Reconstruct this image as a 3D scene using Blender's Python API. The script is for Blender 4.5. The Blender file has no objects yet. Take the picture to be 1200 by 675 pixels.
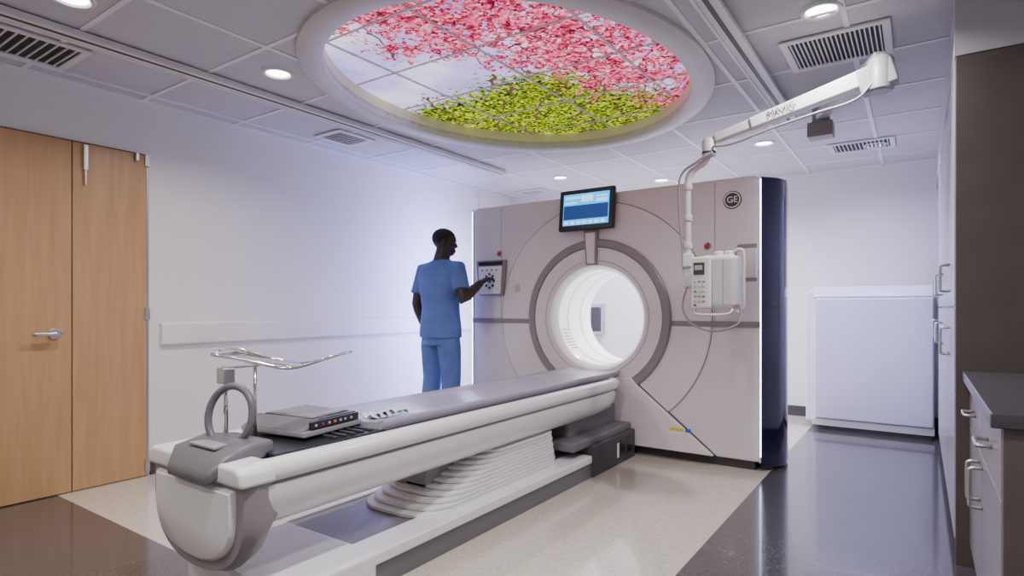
import bpy, bmesh, math, random
from mathutils import Vector, Matrix
random.seed(4)
S=bpy.context.scene
COL=S.collection
ROOTS={}
# ---------------------------------------------------------------- materials
def mat(name,col,rough=0.5,metal=0.0,emit=None,es=0.0,var=0.04,vscale=6.0,bump=0.0,bscale=60,coat=0.0,spec=0.5):
    m=bpy.data.materials.new(name); m.use_nodes=True
    nt=m.node_tree; b=nt.nodes['Principled BSDF']
    b.inputs['Roughness'].default_value=rough; b.inputs['Metallic'].default_value=metal
    b.inputs['Specular IOR Level'].default_value=spec
    if coat: b.inputs['Coat Weight'].default_value=coat; b.inputs['Coat Roughness'].default_value=0.05
    tc=nt.nodes.new('ShaderNodeTexCoord')
    n=nt.nodes.new('ShaderNodeTexNoise'); n.inputs['Scale'].default_value=vscale; n.inputs['Detail'].default_value=4
    nt.links.new(tc.outputs['Object'],n.inputs['Vector'])
    r=nt.nodes.new('ShaderNodeMapRange'); r.inputs['From Min'].default_value=0.3; r.inputs['From Max'].default_value=0.7
    r.inputs['To Min'].default_value=1-var; r.inputs['To Max'].default_value=1+var
    nt.links.new(n.outputs['Fac'],r.inputs['Value'])
    mx=nt.nodes.new('ShaderNodeVectorMath'); mx.operation='SCALE'; mx.inputs[0].default_value=col[:3]
    nt.links.new(r.outputs[0],mx.inputs['Scale'])
    nt.links.new(mx.outputs[0],b.inputs['Base Color'])
    if emit:
        b.inputs['Emission Color'].default_value=(*emit,1); b.inputs['Emission Strength'].default_value=es
    if bump:
        n2=nt.nodes.new('ShaderNodeTexNoise'); n2.inputs['Scale'].default_value=bscale; n2.inputs['Detail'].default_value=3
        nt.links.new(tc.outputs['Object'],n2.inputs['Vector'])
        bp=nt.nodes.new('ShaderNodeBump'); bp.inputs['Strength'].default_value=bump; bp.inputs['Distance'].default_value=0.01
        nt.links.new(n2.outputs['Fac'],bp.inputs['Height']); nt.links.new(bp.outputs[0],b.inputs['Normal'])
    return m
def wood_mat():
    m=mat('maple_wood',(0.5,0.27,0.115),0.38)
    nt=m.node_tree; b=nt.nodes['Principled BSDF']
    tc=nt.nodes.new('ShaderNodeTexCoord'); mp=nt.nodes.new('ShaderNodeMapping'); mp.inputs['Scale'].default_value=(9,9,0.7)
    nt.links.new(tc.outputs['Object'],mp.inputs['Vector'])
    n=nt.nodes.new('ShaderNodeTexNoise'); n.inputs['Scale'].default_value=3; n.inputs['Detail'].default_value=8; n.inputs['Distortion'].default_value=0.6
    nt.links.new(mp.outputs[0],n.inputs['Vector'])
    cr=nt.nodes.new('ShaderNodeValToRGB'); e=cr.color_ramp.elements
    e[0].position=0.28; e[0].color=(0.42,0.240,0.110,1); e[1].position=0.75; e[1].color=(0.51,0.31,0.15,1)
    nt.links.new(n.outputs['Fac'],cr.inputs['Fac']); nt.links.new(cr.outputs[0],b.inputs['Base Color'])
    return m
def floor_mat():
    m=bpy.data.materials.new('speckled_vinyl'); m.use_nodes=True; nt=m.node_tree; b=nt.nodes['Principled BSDF']
    L=nt.links.new; N=nt.nodes.new
    tc=N('ShaderNodeTexCoord'); sp=N('ShaderNodeSeparateXYZ'); L(tc.outputs['Object'],sp.inputs[0])
    def M(op,a,bb):
        x=N('ShaderNodeMath'); x.operation=op
        for i,v in enumerate((a,bb)):
            if isinstance(v,(int,float)): x.inputs[i].default_value=v
            else: L(v,x.inputs[i])
        return x.outputs[0]
    cream=M('MULTIPLY',M('LESS_THAN',sp.outputs['X'],-0.81),M('GREATER_THAN',sp.outputs['Y'],1.30))
    def speck(scale,thr,dist):
        v=N('ShaderNodeTexVoronoi'); v.inputs['Scale'].default_value=scale; L(tc.outputs['Object'],v.inputs['Vector'])
        s=M('LESS_THAN',v.outputs['Distance'],dist)
        sc=N('ShaderNodeSeparateColor'); L(v.outputs['Color'],sc.inputs[0])
        return M('MULTIPLY',s,M('GREATER_THAN',sc.outputs[0],thr))
    s1=speck(85,0.4,0.32); s2=speck(60,0.6,0.30)
    def mix(f,a,bb):
        x=N('ShaderNodeMix'); x.data_type='RGBA'
        L(f,x.inputs[0])
        for i,vv in ((6,a),(7,bb)):
            if isinstance(vv,tuple): x.inputs[i].default_value=(*vv,1)
            else: L(vv,x.inputs[i])
        return x.outputs[2]
    dark=mix(s1,(0.066,0.058,0.060),(0.115,0.102,0.102)); dark=mix(s2,dark,(0.038,0.034,0.037))
    light=mix(s1,(0.57,0.52,0.43),(0.43,0.38,0.30)); light=mix(s2,light,(0.68,0.64,0.55))
    c=mix(cream,dark,light)
    L(c,b.inputs['Base Color']); b.inputs['Roughness'].default_value=0.17
    b.inputs['Coat Weight'].default_value=0.5; b.inputs['Coat Roughness'].default_value=0.06
    return m
def sky_panel_mat():
    m=bpy.data.materials.new('blossom_skylight_print'); m.use_nodes=True; nt=m.node_tree
    nt.nodes.clear(); N=nt.nodes.new; L=nt.links.new
    out=N('ShaderNodeOutputMaterial'); em=N('ShaderNodeEmission'); L(em.outputs[0],out.inputs[0])
    tc=N('ShaderNodeTexCoord'); sp=N('ShaderNodeSeparateXYZ'); L(tc.outputs['Object'],sp.inputs[0])
    X=sp.outputs['X']; Y=sp.outputs['Y']
    def M(op,a,bb=0.0,c=0.0):
        x=N('ShaderNodeMath'); x.operation=op
        for i,v in enumerate((a,bb,c)):
            if isinstance(v,(int,float)): x.inputs[i].default_value=v
            else: L(v,x.inputs[i])
        return x.outputs[0]
    def noise(s,d=4,off=0,dist=0,rough=0.5):
        n=N('ShaderNodeTexNoise'); n.inputs['Scale'].default_value=s; n.inputs['Detail'].default_value=d; n.inputs['Distortion'].default_value=dist; n.inputs['Roughness'].default_value=rough
        mp=N('ShaderNodeMapping'); mp.inputs['Location'].default_value=(off,off*2,off); L(tc.outputs['Object'],mp.inputs[0]); L(mp.outputs[0],n.inputs['Vector'])
        return n.outputs['Fac']
    def mix(f,a,bb):
        x=N('ShaderNodeMix'); x.data_type='RGBA'; L(f,x.inputs[0])
        for i,vv in ((6,a),(7,bb)):
            if isinstance(vv,tuple): x.inputs[i].default_value=(*vv,1)
            else: L(vv,x.inputs[i])
        return x.outputs[2]
    def ramp(f,stops):
        r=N('ShaderNodeValToRGB'); e=r.color_ramp.elements
        e[0].position=stops[0][0]; e[0].color=(*stops[0][1],1); e[1].position=stops[-1][0]; e[1].color=(*stops[-1][1],1)
        for p,c in stops[1:-1]:
            q=e.new(p); q.color=(*c,1)
        L(f,r.inputs[0]); return r.outputs[0]
    def sstep(v,a,bb):
        r=N('ShaderNodeMapRange'); r.interpolation_type='SMOOTHSTEP'; r.inputs['From Min'].default_value=a; r.inputs['From Max'].default_value=bb
        L(v,r.inputs['Value']); return r.outputs[0]
    def vorc(s):
        vor=N('ShaderNodeTexVoronoi'); vor.inputs['Scale'].default_value=s; L(tc.outputs['Object'],vor.inputs['Vector'])
        vs=N('ShaderNodeSeparateColor'); L(vor.outputs['Color'],vs.inputs[0]); return vs.outputs
    vs=vorc(60)
    big=noise(3.4,3,1.3); big2=noise(2.8,3,7.7)
    fine=noise(19,6,3.1,0.6,0.68); fine2=noise(21,6,9.1,0.6,0.68); tone=noise(9,5,4.4,0.3,0.6)
    sky=ramp(noise(1.2,3,5),[(0.35,(0.34,0.27,0.80)),(0.5,(0.60,0.52,0.98)),(0.64,(0.98,0.88,1.0))])
    dp=M('MULTIPLY',M('SUBTRACT',M('ADD',M('MULTIPLY',X,0.55),-0.14),Y),1.3)
    dp=M('ADD',M('MINIMUM',dp,0.34),M('MULTIPLY',M('SUBTRACT',big,0.5),1.7))
    dp=M('MINIMUM',dp,0.50)
    pm=sstep(M('ADD',M('MULTIPLY',M('SUBTRACT',fine,0.5),3.6),dp),0.0,0.14)
    pt=M('ADD',M('MULTIPLY',vs[0],0.42),M('ADD',M('MULTIPLY',fine2,0.30),M('MULTIPLY',tone,0.30)))
    pcol=ramp(pt,[(0.30,(0.12,0.008,0.025)),(0.42,(0.42,0.022,0.075)),(0.55,(0.72,0.075,0.17)),(0.68,(0.90,0.24,0.35)),(0.84,(1.0,0.66,0.72))])
    bound=M('MAXIMUM',M('MULTIPLY',M('SUBTRACT',0.1,X),0.95),M('MULTIPLY',M('SUBTRACT',X,0.1),0.45))
    dg=M('ADD',M('MULTIPLY',M('SUBTRACT',M('ADD',Y,0.22),bound),1.7),M('MULTIPLY',M('SUBTRACT',big2,0.5),0.9))
    dg=M('MINIMUM',dg,0.70)
    gm=sstep(M('ADD',M('MULTIPLY',M('SUBTRACT',fine2,0.5),3.0),dg),-0.03,0.14)
    gt=M('ADD',M('MULTIPLY',vs[1],0.38),M('ADD',M('MULTIPLY',fine,0.30),M('MULTIPLY',tone,0.34)))
    gcol=ramp(gt,[(0.32,(0.008,0.022,0.003)),(0.43,(0.05,0.10,0.006)),(0.54,(0.20,0.29,0.008)),(0.66,(0.50,0.54,0.02)),(0.82,(0.90,0.86,0.18))])
    w=N('ShaderNodeTexWave'); w.inputs['Scale'].default_value=1.0; w.inputs['Distortion'].default_value=10; w.inputs['Detail'].default_value=3; w.inputs['Detail Scale'].default_value=1.5
    L(tc.outputs['Object'],w.inputs['Vector'])
    br=M('MULTIPLY',M('GREATER_THAN',w.outputs['Fac'],0.990),M('GREATER_THAN',M('MAXIMUM',dp,dg),-0.10))
    c=mix(gm,sky,gcol)
    c=mix(br,c,(0.13,0.06,0.05))
    c=mix(pm,c,pcol)
    L(c,em.inputs['Color']); em.inputs['Strength'].default_value=1.6
    return m
MT=dict(
 wall=mat('wall_paint',(0.77,0.75,0.73),0.75,var=0.01),
 ceil=mat('ceiling_tile',(0.54,0.53,0.555),0.9,var=0.03,bump=0.25,bscale=250), grid=mat('ceiling_grid_metal',(0.74,0.73,0.76),0.5),
 wood=wood_mat(), floor=floor_mat(), sky=sky_panel_mat(),
 steel=mat('brushed_steel',(0.55,0.55,0.56),0.3,1.0), chrome=mat('chrome',(0.8,0.78,0.74),0.12,1.0),
 rail=mat('rail_vinyl',(0.78,0.76,0.73),0.5), base=mat('rubber_base',(0.05,0.045,0.05),0.5),
 shell=mat('gantry_shell',(0.69,0.63,0.62),0.24,var=0.01,coat=0.35),
 shell2=mat('gantry_shell_light',(0.74,0.685,0.675),0.24,var=0.01,coat=0.35),
 taupe=mat('gantry_trim_grey',(0.25,0.225,0.225),0.35), seam=mat('seam_dark',(0.05,0.045,0.045),0.6), seaml=mat('seam_soft',(0.26,0.23,0.22),0.6),
 navy=mat('gantry_side_navy',(0.007,0.008,0.03),0.10,coat=0.6),
 white=mat('white_plastic',(0.80,0.79,0.78),0.35,var=0.01), bore=mat('bore_liner',(0.90,0.90,0.92),0.3,emit=(0.93,0.96,1.0),es=0.8),  # bore liner's own glow stands in for lighting inside the bore
 tshell=mat('table_shell',(0.78,0.765,0.76),0.24,var=0.01,coat=0.3), tgrey=mat('table_grey',(0.15,0.145,0.15),0.42),
 tmid=mat('table_midgrey',(0.28,0.27,0.28),0.4), grip=mat('grip_grey',(0.12,0.115,0.125),0.4), pad=mat('cradle_surface',(0.38,0.36,0.43),0.26,var=0.04),
 black=mat('black_plastic',(0.012,0.012,0.014),0.3), dark=mat('dark_grey_plastic',(0.05,0.05,0.055),0.5),
 bell=mat('bellows_fabric',(0.78,0.765,0.76),0.4), led=mat('led_strip',(0.7,0.8,1),0.4,emit=(0.60,0.68,1.0),es=10),
 ledb=mat('led_strip_blue',(0.3,0.4,1),0.4,emit=(0.25,0.32,1.0),es=10),
 lamp=mat('lamp_lens',(1,1,1),0.4,emit=(1,0.96,0.9),es=14), vent=mat('vent_frame',(0.68,0.67,0.68),0.45), vdark=mat('vent_dark',(0.03,0.03,0.03),0.7),
 cabf=mat('cabinet_front',(0.42,0.395,0.46),0.26,var=0.03), cabd=mat('drawer_front_taupe',(0.24,0.21,0.215),0.32,var=0.06), cabe=mat('cabinet_end_taupe',(0.095,0.075,0.066),0.45,var=0.08),
 counter=mat('countertop',(0.06,0.055,0.06),0.3,var=0.2,vscale=90), unit=mat('unit_white',(0.72,0.72,0.87),0.35,var=0.01),
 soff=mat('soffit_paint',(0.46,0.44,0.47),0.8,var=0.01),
 recess=mat('recess_paint',(0.80,0.74,0.48),0.6,var=0.01), ringt=mat('skylight_trim',(0.58,0.55,0.56),0.45),
 scrub=mat('scrub_blue',(0.10,0.17,0.43),0.8,var=0.16,bump=0.6,bscale=14), skin=mat('dark_skin',(0.030,0.016,0.011),0.5,bump=0.1),
 hair=mat('black_hair',(0.006,0.005,0.005),0.8,bump=0.6,bscale=300), shoe=mat('shoe_black',(0.02,0.02,0.025),0.5), eyew=mat('eye_white',(0.25,0.22,0.20),0.3),
 red=mat('red_button',(0.45,0.02,0.02),0.4), yellow=mat('yellow_label',(0.8,0.5,0.03),0.5), green=mat('green_button',(0.1,0.4,0.12),0.4), blue=mat('blue_label',(0.05,0.12,0.5),0.4), orange=mat('orange_button',(0.8,0.25,0.03),0.4),
 scr=mat('screen_blue',(0.02,0.2,0.5),0.3,emit=(0.02,0.40,0.85),es=2.0), scrd=mat('screen_navy',(0.01,0.03,0.12),0.3,emit=(0.01,0.05,0.22),es=1.0), scrl=mat('screen_light',(0.3,0.7,0.9),0.3,emit=(0.35,0.8,1.0),es=1.8),
 bag=mat('clear_plastic',(0.75,0.76,0.8),0.15), arm=mat('arm_white',(0.62,0.59,0.56),0.35), key=mat('key_grey',(0.45,0.45,0.47),0.4),
 console=mat('console_black',(0.022,0.020,0.030),0.22,coat=0.4), letter=mat('badge_letter',(0.8,0.8,0.8),0.4),
)
# ---------------------------------------------------------------- helpers
def root(name,loc):
    e=bpy.data.objects.new(name,None); e.empty_display_size=0.1; e.location=loc; COL.objects.link(e); ROOTS[e]=Vector(loc); return e
def fin(ob,parent):
    if ob.name not in COL.objects: COL.objects.link(ob)
    if parent is not None:
        ob.parent=parent
        ob.matrix_parent_inverse=Matrix.Translation(-ROOTS.get(parent,Vector((0,0,0))))
    return ob
def from_bm(name,bm,m,parent=None,smooth=False,bevel=0,seg=3,ang=40):
    me=bpy.data.meshes.new(name); bmesh.ops.recalc_face_normals(bm,faces=bm.faces[:]); bm.to_mesh(me); bm.free()
    ms=m if isinstance(m,(list,tuple)) else [m]
    for x in ms: me.materials.append(MT[x])
    ob=bpy.data.objects.new(name,me)
    if smooth or bevel:
        for p in me.polygons: p.use_smooth=True
    if bevel:
        b=ob.modifiers.new('b','BEVEL'); b.width=bevel; b.segments=seg; b.limit_method='ANGLE'; b.angle_limit=math.radians(ang)
        w=ob.modifiers.new('w','WEIGHTED_NORMAL')
    return fin(ob,parent)
def bmbox(bm,x0,x1,y0,y1,z0,z1,mi=0):
    r=bmesh.ops.create_cube(bm,size=1)
    for v in r['verts']:
        v.co=Vector(((x0+x1)/2+v.co.x*(x1-x0),(y0+y1)/2+v.co.y*(y1-y0),(z0+z1)/2+v.co.z*(z1-z0)))
    fs=set(f for v in r['verts'] for f in v.link_faces)
    for f in fs: f.material_index=mi
    return r['verts']
def box(name,x0,x1,y0,y1,z0,z1,m,parent=None,bevel=0,seg=3):
    bm=bmesh.new(); bmbox(bm,x0,x1,y0,y1,z0,z1); return from_bm(name,bm,m,parent,bevel=bevel,seg=seg)
def prism(name,pts,axis,a,b,m,parent=None,bevel=0,seg=3,ang=40):
    bm=bmesh.new()
    def P(p,t):
        return {'Y':(p[0],t,p[1]),'Z':(p[0],p[1],t),'X':(t,p[0],p[1])}[axis]
    A=[bm.verts.new(P(p,a)) for p in pts]; B=[bm.verts.new(P(p,b)) for p in pts]
    bm.faces.new(A); bm.faces.new(B[::-1]); n=len(pts)
    for i in range(n): bm.faces.new((A[i],A[(i+1)%n],B[(i+1)%n],B[i]))
    return from_bm(name,bm,m,parent,bevel=bevel,seg=seg,ang=ang)
def loft(name,secs,m,parent=None,closed=True,caps=True,smooth=True,bevel=0):
    bm=bmesh.new(); R=[[bm.verts.new(p) for p in s] for s in secs]; n=len(secs[0])
    for i in range(len(R)-1):
        for j in range(n if closed else n-1):
            bm.faces.new((R[i][j],R[i][(j+1)%n],R[i+1][(j+1)%n],R[i+1][j]))
    if caps and closed: bm.faces.new(R[0]); bm.faces.new(R[-1][::-1])
    ob=from_bm(name,bm,m,parent,smooth=smooth,bevel=bevel)
    if smooth:
        e=ob.modifiers.new('e','EDGE_SPLIT'); e.split_angle=math.radians(50)
    return ob
def lathe_y(name,prof,cx,cz,m,parent=None,seg=96,closed=False):
    bm=bmesh.new(); n=seg; R=[]
    for r,y in prof:
        R.append([bm.verts.new((cx+r*math.cos(2*math.pi*k/seg),y,cz+r*math.sin(2*math.pi*k/seg))) for k in range(n)])
    if closed: R.append(R[0])
    for i in range(len(R)-1):
        for j in range(n):
            bm.faces.new((R[i][j],R[i][(j+1)%n],R[i+1][(j+1)%n],R[i+1][j]))
    ob=from_bm(name,bm,m,parent,smooth=True)
    e=ob.modifiers.new('e','EDGE_SPLIT'); e.split_angle=math.radians(35)
    return ob
def lathe_z(name,prof,cx,cy,m,parent=None,seg=64,closed=False,oval=0.0):
    bm=bmesh.new(); R=[]
    for r,z in prof: R.append([bm.verts.new((cx+r*math.cos(2*math.pi*k/seg),cy+(r+oval)*math.sin(2*math.pi*k/seg),z)) for k in range(seg)])
    if closed: R.append(R[0])
    for i in range(len(R)-1):
        for j in range(seg): bm.faces.new((R[i][j],R[i][(j+1)%seg],R[i+1][(j+1)%seg],R[i+1][j]))
    if not closed:
        if prof[0][0]>0: bm.faces.new(R[0])
        bm.faces.new(R[-1][::-1])
    ob=from_bm(name,bm,m,parent,smooth=True); e=ob.modifiers.new('e','EDGE_SPLIT'); e.split_angle=math.radians(35); return ob
def cr(pts,n=8):
    P=[Vector(p) for p in pts]; P=[P[0]*2-P[1]]+P+[P[-1]*2-P[-2]]; out=[]
    for i in range(1,len(P)-2):
        for k in range(n):
            t=k/n; a,b,c,d=P[i-1],P[i],P[i+1],P[i+2]
            out.append(0.5*((2*b)+(c-a)*t+(2*a-5*b+4*c-d)*t*t+(3*b-a-3*c+d)*t**3))
    out.append(P[-2]); return out
def bmtube(bm,pts,rad,seg=14,up=(0,0,1),caps=True,closed=False,mi=0):
    P=[Vector(p) for p in pts]; n=len(P); R=[]; prev=None
    for i in range(n):
        if closed: t=(P[(i+1)%n]-P[i-1])
        else: t=(P[min(i+1,n-1)]-P[max(i-1,0)])
        t.normalize()
        u=Vector(up) if prev is None else prev
        s=t.cross(u)
        if s.length<1e-3: s=t.cross(Vector((1,0,0)))
        s.normalize(); u=s.cross(t).normalized(); prev=u
        r=rad[i] if isinstance(rad,(list,tuple)) else rad
        a,b=r if isinstance(r,(list,tuple)) else (r,r)
        R.append([bm.verts.new(P[i]+s*a*math.cos(2*math.pi*k/seg)+u*b*math.sin(2*math.pi*k/seg)) for k in range(seg)])
    m=n if closed else n-1
    for i in range(m):
        A=R[i];B=R[(i+1)%n]
        for j in range(seg):
            f=bm.faces.new((A[j],A[(j+1)%seg],B[(j+1)%seg],B[j])); f.material_index=mi
    if caps and not closed:
        bm.faces.new(R[0]); bm.faces.new(R[-1][::-1])
def tube(name,pts,rad,m,parent=None,seg=14,smooth_n=0,closed=False):
    if smooth_n: pts=cr(pts,smooth_n)
    bm=bmesh.new(); bmtube(bm,pts,rad,seg,closed=closed); return from_bm(name,bm,m,parent,smooth=True)
def bmell(bm,c,rx,ry,rz,M=None,seg=20):
    r=bmesh.ops.create_uvsphere(bm,u_segments=seg,v_segments=seg//2+2,radius=1)
    for v in r['verts']:
        p=Vector((v.co.x*rx,v.co.y*ry,v.co.z*rz))
        if M: p=M@p
        v.co=Vector(c)+p
def plate(name,outer,holes,y0,y1,bev,m,parent=None):
    cu=bpy.data.curves.new(name,'CURVE'); cu.dimensions='2D'; cu.fill_mode='BOTH'
    cu.extrude=(y1-y0)/2-bev; cu.bevel_depth=bev; cu.bevel_resolution=2; cu.offset=-bev
    for pts in [outer]+holes:
        s=cu.splines.new('POLY'); s.points.add(len(pts)-1); s.use_cyclic_u=True
        for q,p in zip(s.points,pts): q.co=(p[0],p[1],0,1)
    tmp=bpy.data.objects.new(name+'_c',cu); COL.objects.link(tmp)
    bpy.context.view_layer.update()
    dg=bpy.context.evaluated_depsgraph_get()
    me=bpy.data.meshes.new_from_object(tmp.evaluated_get(dg)); bpy.data.objects.remove(tmp)
    me.transform(Matrix.Translation((0,(y0+y1)/2,0))@Matrix.Rotation(math.pi/2,4,'X'))
    me.materials.clear(); me.materials.append(MT[m]); me.name=name
    ob=bpy.data.objects.new(name,me); fin(ob,parent); return ob
def circ(cx,cz,r,n=96,cw=False):
    p=[(cx+r*math.cos(2*math.pi*k/n),cz+r*math.sin(2*math.pi*k/n)) for k in range(n)]
    return p[::-1] if cw else p
def rrect(x0,x1,z0,z1,r,n=6):
    p=[]
    for cx,cz,a in ((x1-r,z1-r,0),(x0+r,z1-r,90),(x0+r,z0+r,180),(x1-r,z0+r,270)):
        for k in range(n+1):
            t=math.radians(a+90*k/n); p.append((cx+r*math.cos(t),cz+r*math.sin(t)))
    return p
def text(name,s,size,loc,rot,m,parent=None,ext=0.001):
    cu=bpy.data.curves.new(name,'FONT'); cu.body=s; cu.size=size; cu.extrude=ext; cu.align_x='CENTER'; cu.align_y='CENTER'
    tmp=bpy.data.objects.new(name+'_c',cu); COL.objects.link(tmp); bpy.context.view_layer.update()
    dg=bpy.context.evaluated_depsgraph_get(); me=bpy.data.meshes.new_from_object(tmp.evaluated_get(dg)); bpy.data.objects.remove(tmp)
    me.transform(Matrix.Translation(loc)@rot); me.materials.clear(); me.materials.append(MT[m])
    return fin(bpy.data.objects.new(name,me),parent)
RX=Matrix.Rotation(math.pi/2,4,'X')
def arealamp(name,loc,direction,sx,sy,energy,col,parent,spread=160,shape='RECTANGLE'):
    l=bpy.data.lights.new(name,'AREA'); l.shape=shape; l.size=sx; l.size_y=sy if shape=='RECTANGLE' else sx; l.energy=energy; l.color=col; l.spread=math.radians(spread)
    o=bpy.data.objects.new(name,l); o.location=loc
    o.rotation_euler=Vector(direction).to_track_quat('-Z','Y').to_euler(); return fin(o,parent)
# ---------------------------------------------------------------- room
XL,XR,YF,YB,H=-4.09,0.80,-1.6,6.45,2.40
box('floor',XL-0.1,XR+0.1,YF-0.1,YB+0.1,-0.08,0,'floor')
box('wall_left',XL-0.1,XL,YF-0.1,YB+0.1,0,H+0.12,'wall')
box('wall_right',XR,XR+0.1,YF-0.1,YB+0.1,0,H+0.12,'wall')
box('wall_back',XL,XR,YB,YB+0.1,0,H+0.12,'wall')
box('wall_front',XL,XR,YF-0.1,YF,0,H+0.12,'wall')
box('wall_pilaster',XL,-3.40,5.90,YB,0,H,'wall')
bsb=bmesh.new(); bmbox(bsb,XL,XL+0.012,1.80,5.9,0,0.10); from_bm('baseboard_left',bsb,'base')
box('baseboard_back',-3.40,XR,YB-0.012,YB,0,0.10,'base')
SC=(-2.02,3.00); RA=0.985; OV=0.25
cu_outer=[(XL-0.1,YF-0.1),(XR+0.1,YF-0.1),(XR+0.1,YB+0.1),(XL-0.1,YB+0.1)]
bm=bmesh.new()
n=96
ang=[2*math.pi*k/n for k in range(n)]
def sq(dx,dy):
    ts=[]
    if dx>1e-9: ts.append((XR+0.1-SC[0])/dx)
    if dx<-1e-9: ts.append((XL-0.1-SC[0])/dx)
    if dy>1e-9: ts.append((YB+0.1-SC[1])/dy)
    if dy<-1e-9: ts.append((YF-0.1-SC[1])/dy)
    t=min(ts); return (SC[0]+dx*t,SC[1]+dy*t)
cang=[math.atan2((y-SC[1])/(RA+OV),(x-SC[0])/RA)%(2*math.pi) for x,y in cu_outer]
ang=sorted(set(ang+cang)); n=len(ang)
I=[bm.verts.new((SC[0]+RA*math.cos(a),SC[1]+(RA+OV)*math.sin(a),H)) for a in ang]
O=[bm.verts.new((*sq(RA*math.cos(a),(RA+OV)*math.sin(a)),H)) for a in ang]
for i in range(n): bm.faces.new((I[i],I[(i+1)%n],O[(i+1)%n],O[i]))
ceil=from_bm('ceiling',bm,'ceil')
sd=ceil.modifiers.new('s','SOLIDIFY'); sd.thickness=0.02; sd.offset=1 if ceil.data.polygons[0].normal.z>0 else -1
box('ceiling_slab',XL-0.1,XR+0.1,YF-0.1,YB+0.1,H+0.12,H+0.16,'wall')
bpy.data.objects['ceiling_slab'].parent=ceil
bm=bmesh.new(); RG=RA+0.11
def bars(vertical,c):
    if vertical: cc,oc,A_,B_=SC[0],SC[1],RG,RG+OV
    else: cc,oc,A_,B_=SC[1],SC[0],RG+OV,RG
    lo,hi=(YF,YB) if vertical else (XL,XR); segs=[(lo,hi)]
    if abs(c-cc)<A_:
        h=B_*math.sqrt(1-((c-cc)/A_)**2); segs=[(lo,oc-h),(oc+h,hi)]
    for a,b in segs:
        if vertical: bmbox(bm,c-0.012,c+0.012,a,b,H-0.006,H)
        else: bmbox(bm,a,b,c-0.012,c+0.012,H-0.005,H)
x=XL+0.15
while x<XR: bars(True,x); x+=0.61
y=YF+0.3
while y<YB: bars(False,y); y+=0.61
bmbox(bm,XL,XL+0.025,YF,YB,H-0.006,H); bmbox(bm,XL,XR,YB-0.025,YB,H-0.006,H)
g=from_bm('ceiling_grid',bm,'grid'); g.parent=ceil
# skylight
sk=root('oval_skylight_panel',(SC[0],SC[1],H))
lathe_z('trim_ring',[(RA,H+0.02),(RA,H-0.03),(RA+0.02,H-0.04),(RA+0.10,H-0.04),(RA+0.13,H-0.02),(RA+0.13,H+0.005)],SC[0],SC[1],'ringt',sk,128,closed=True,oval=OV)
lathe_z('recess_wall',[(RA,H-0.001),(RA+0.005,H-0.001),(RA+0.005,H+0.10),(RA,H+0.10)],SC[0],SC[1],'recess',sk,128,closed=True,oval=OV)
TH=math.radians(34.67)
bm=bmesh.new(); vs=[]
for k in range(128):
    a=2*math.pi*k/128; px,py=(RA+0.002)*math.cos(a),(RA+OV+0.002)*math.sin(a)
    vs.append(bm.verts.new((px*math.cos(TH)+py*math.sin(TH),-px*math.sin(TH)+py*math.cos(TH),0)))
bm.faces.new(vs)
me=bpy.data.meshes.new('printed_image'); bm.to_mesh(me); bm.free(); me.materials.append(MT['sky'])
pi=bpy.data.objects.new('printed_image',me); COL.objects.link(pi); pi.parent=sk; pi.location=(0,0,0.085); pi.rotation_euler=(0,0,TH)
bm=bmesh.new()
for k in (-1,0,1):
    c=k*0.61+0.05; h=(RA+OV-0.01)*math.sqrt(max(0,1-(c/(RA-0.01))**2)); bmbox(bm,SC[0]+c-0.006,SC[0]+c+0.006,SC[1]-h,SC[1]+h,H+0.076,H+0.084)
for k in (-2,-1,0,1,2):
    c=k*0.50; h=(RA-0.01)*math.sqrt(max(0,1-(c/(RA+OV-0.01))**2)); bmbox(bm,SC[0]-h,SC[0]+h,SC[1]+c-0.006,SC[1]+c+0.006,H+0.077,H+0.083)
from_bm('panel_grid',bm,'ringt',sk)
def track(name,x,w,y0,y1):
    r=root(name,(x,(y0+y1)/2,H))
    box('rail_body',x-w/2,x+w/2,y0,y1,H-0.035,H-0.006,'grid',r,0.004)
    box('slot',x-w*0.12,x+w*0.12,y0+0.01,y1-0.01,H-0.037,H-0.0345,'dark',r)
    for s in (-1,1): box('flange',x+s*w/2-0.006,x+s*w/2+0.006,y0,y1,H-0.042,H-0.03,'rail',r)
track('ceiling_track',-3.32,0.09,YF+0.1,4.64)
track('ceiling_track.001',-0.74,0.09,YF+0.1,4.46)
def vent(name,x0,x1,y0,y1,along='Y',nn=14):
    r=root(name,((x0+x1)/2,(y0+y1)/2,H))
    b=0.035
    bm=bmesh.new()
    z0,z1=H-0.016,H-0.004
    bmbox(bm,x0,x1,y0,y0+b,z0,z1);bmbox(bm,x0,x1,y1-b,y1,z0,z1);bmbox(bm,x0,x0+b,y0+b,y1-b,z0,z1);bmbox(bm,x1-b,x1,y0+b,y1-b,z0,z1)
    from_bm('frame',bm,'vent',r,bevel=0.002)
    box('duct',x0+b,x1-b,y0+b,y1-b,H-0.0075,H-0.0065,'vdark',r)
    bm=bmesh.new()
    for k in range(nn):
        t=(k+0.5)/nn
        if along=='Y': xx=x0+b+(x1-x0-2*b)*t; bmbox(bm,xx-0.003,xx+0.003,y0+b,y1-b,z0+0.001,z1)
        else: yy=y0+b+(y1-y0-2*b)*t; bmbox(bm,x0+b,x1-b,yy-0.003,yy+0.003,z0+0.001,z1)
    from_bm('louvres',bm,'vent',r)
vent('ceiling_vent',-3.90,-3.50,0.55,1.27,'X',16)
vent('ceiling_vent.001',-3.82,-3.52,2.85,3.2,'X',8)
vent('ceiling_vent.002',-0.58,-0.11,3.17,3.60,'Y',20)
vent('ceiling_vent.003',-0.62,-0.16,5.38,5.72,'Y',14)
vent('ceiling_vent.004',-3.8,-3.45,5.55,5.80,'Y',8)
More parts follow.
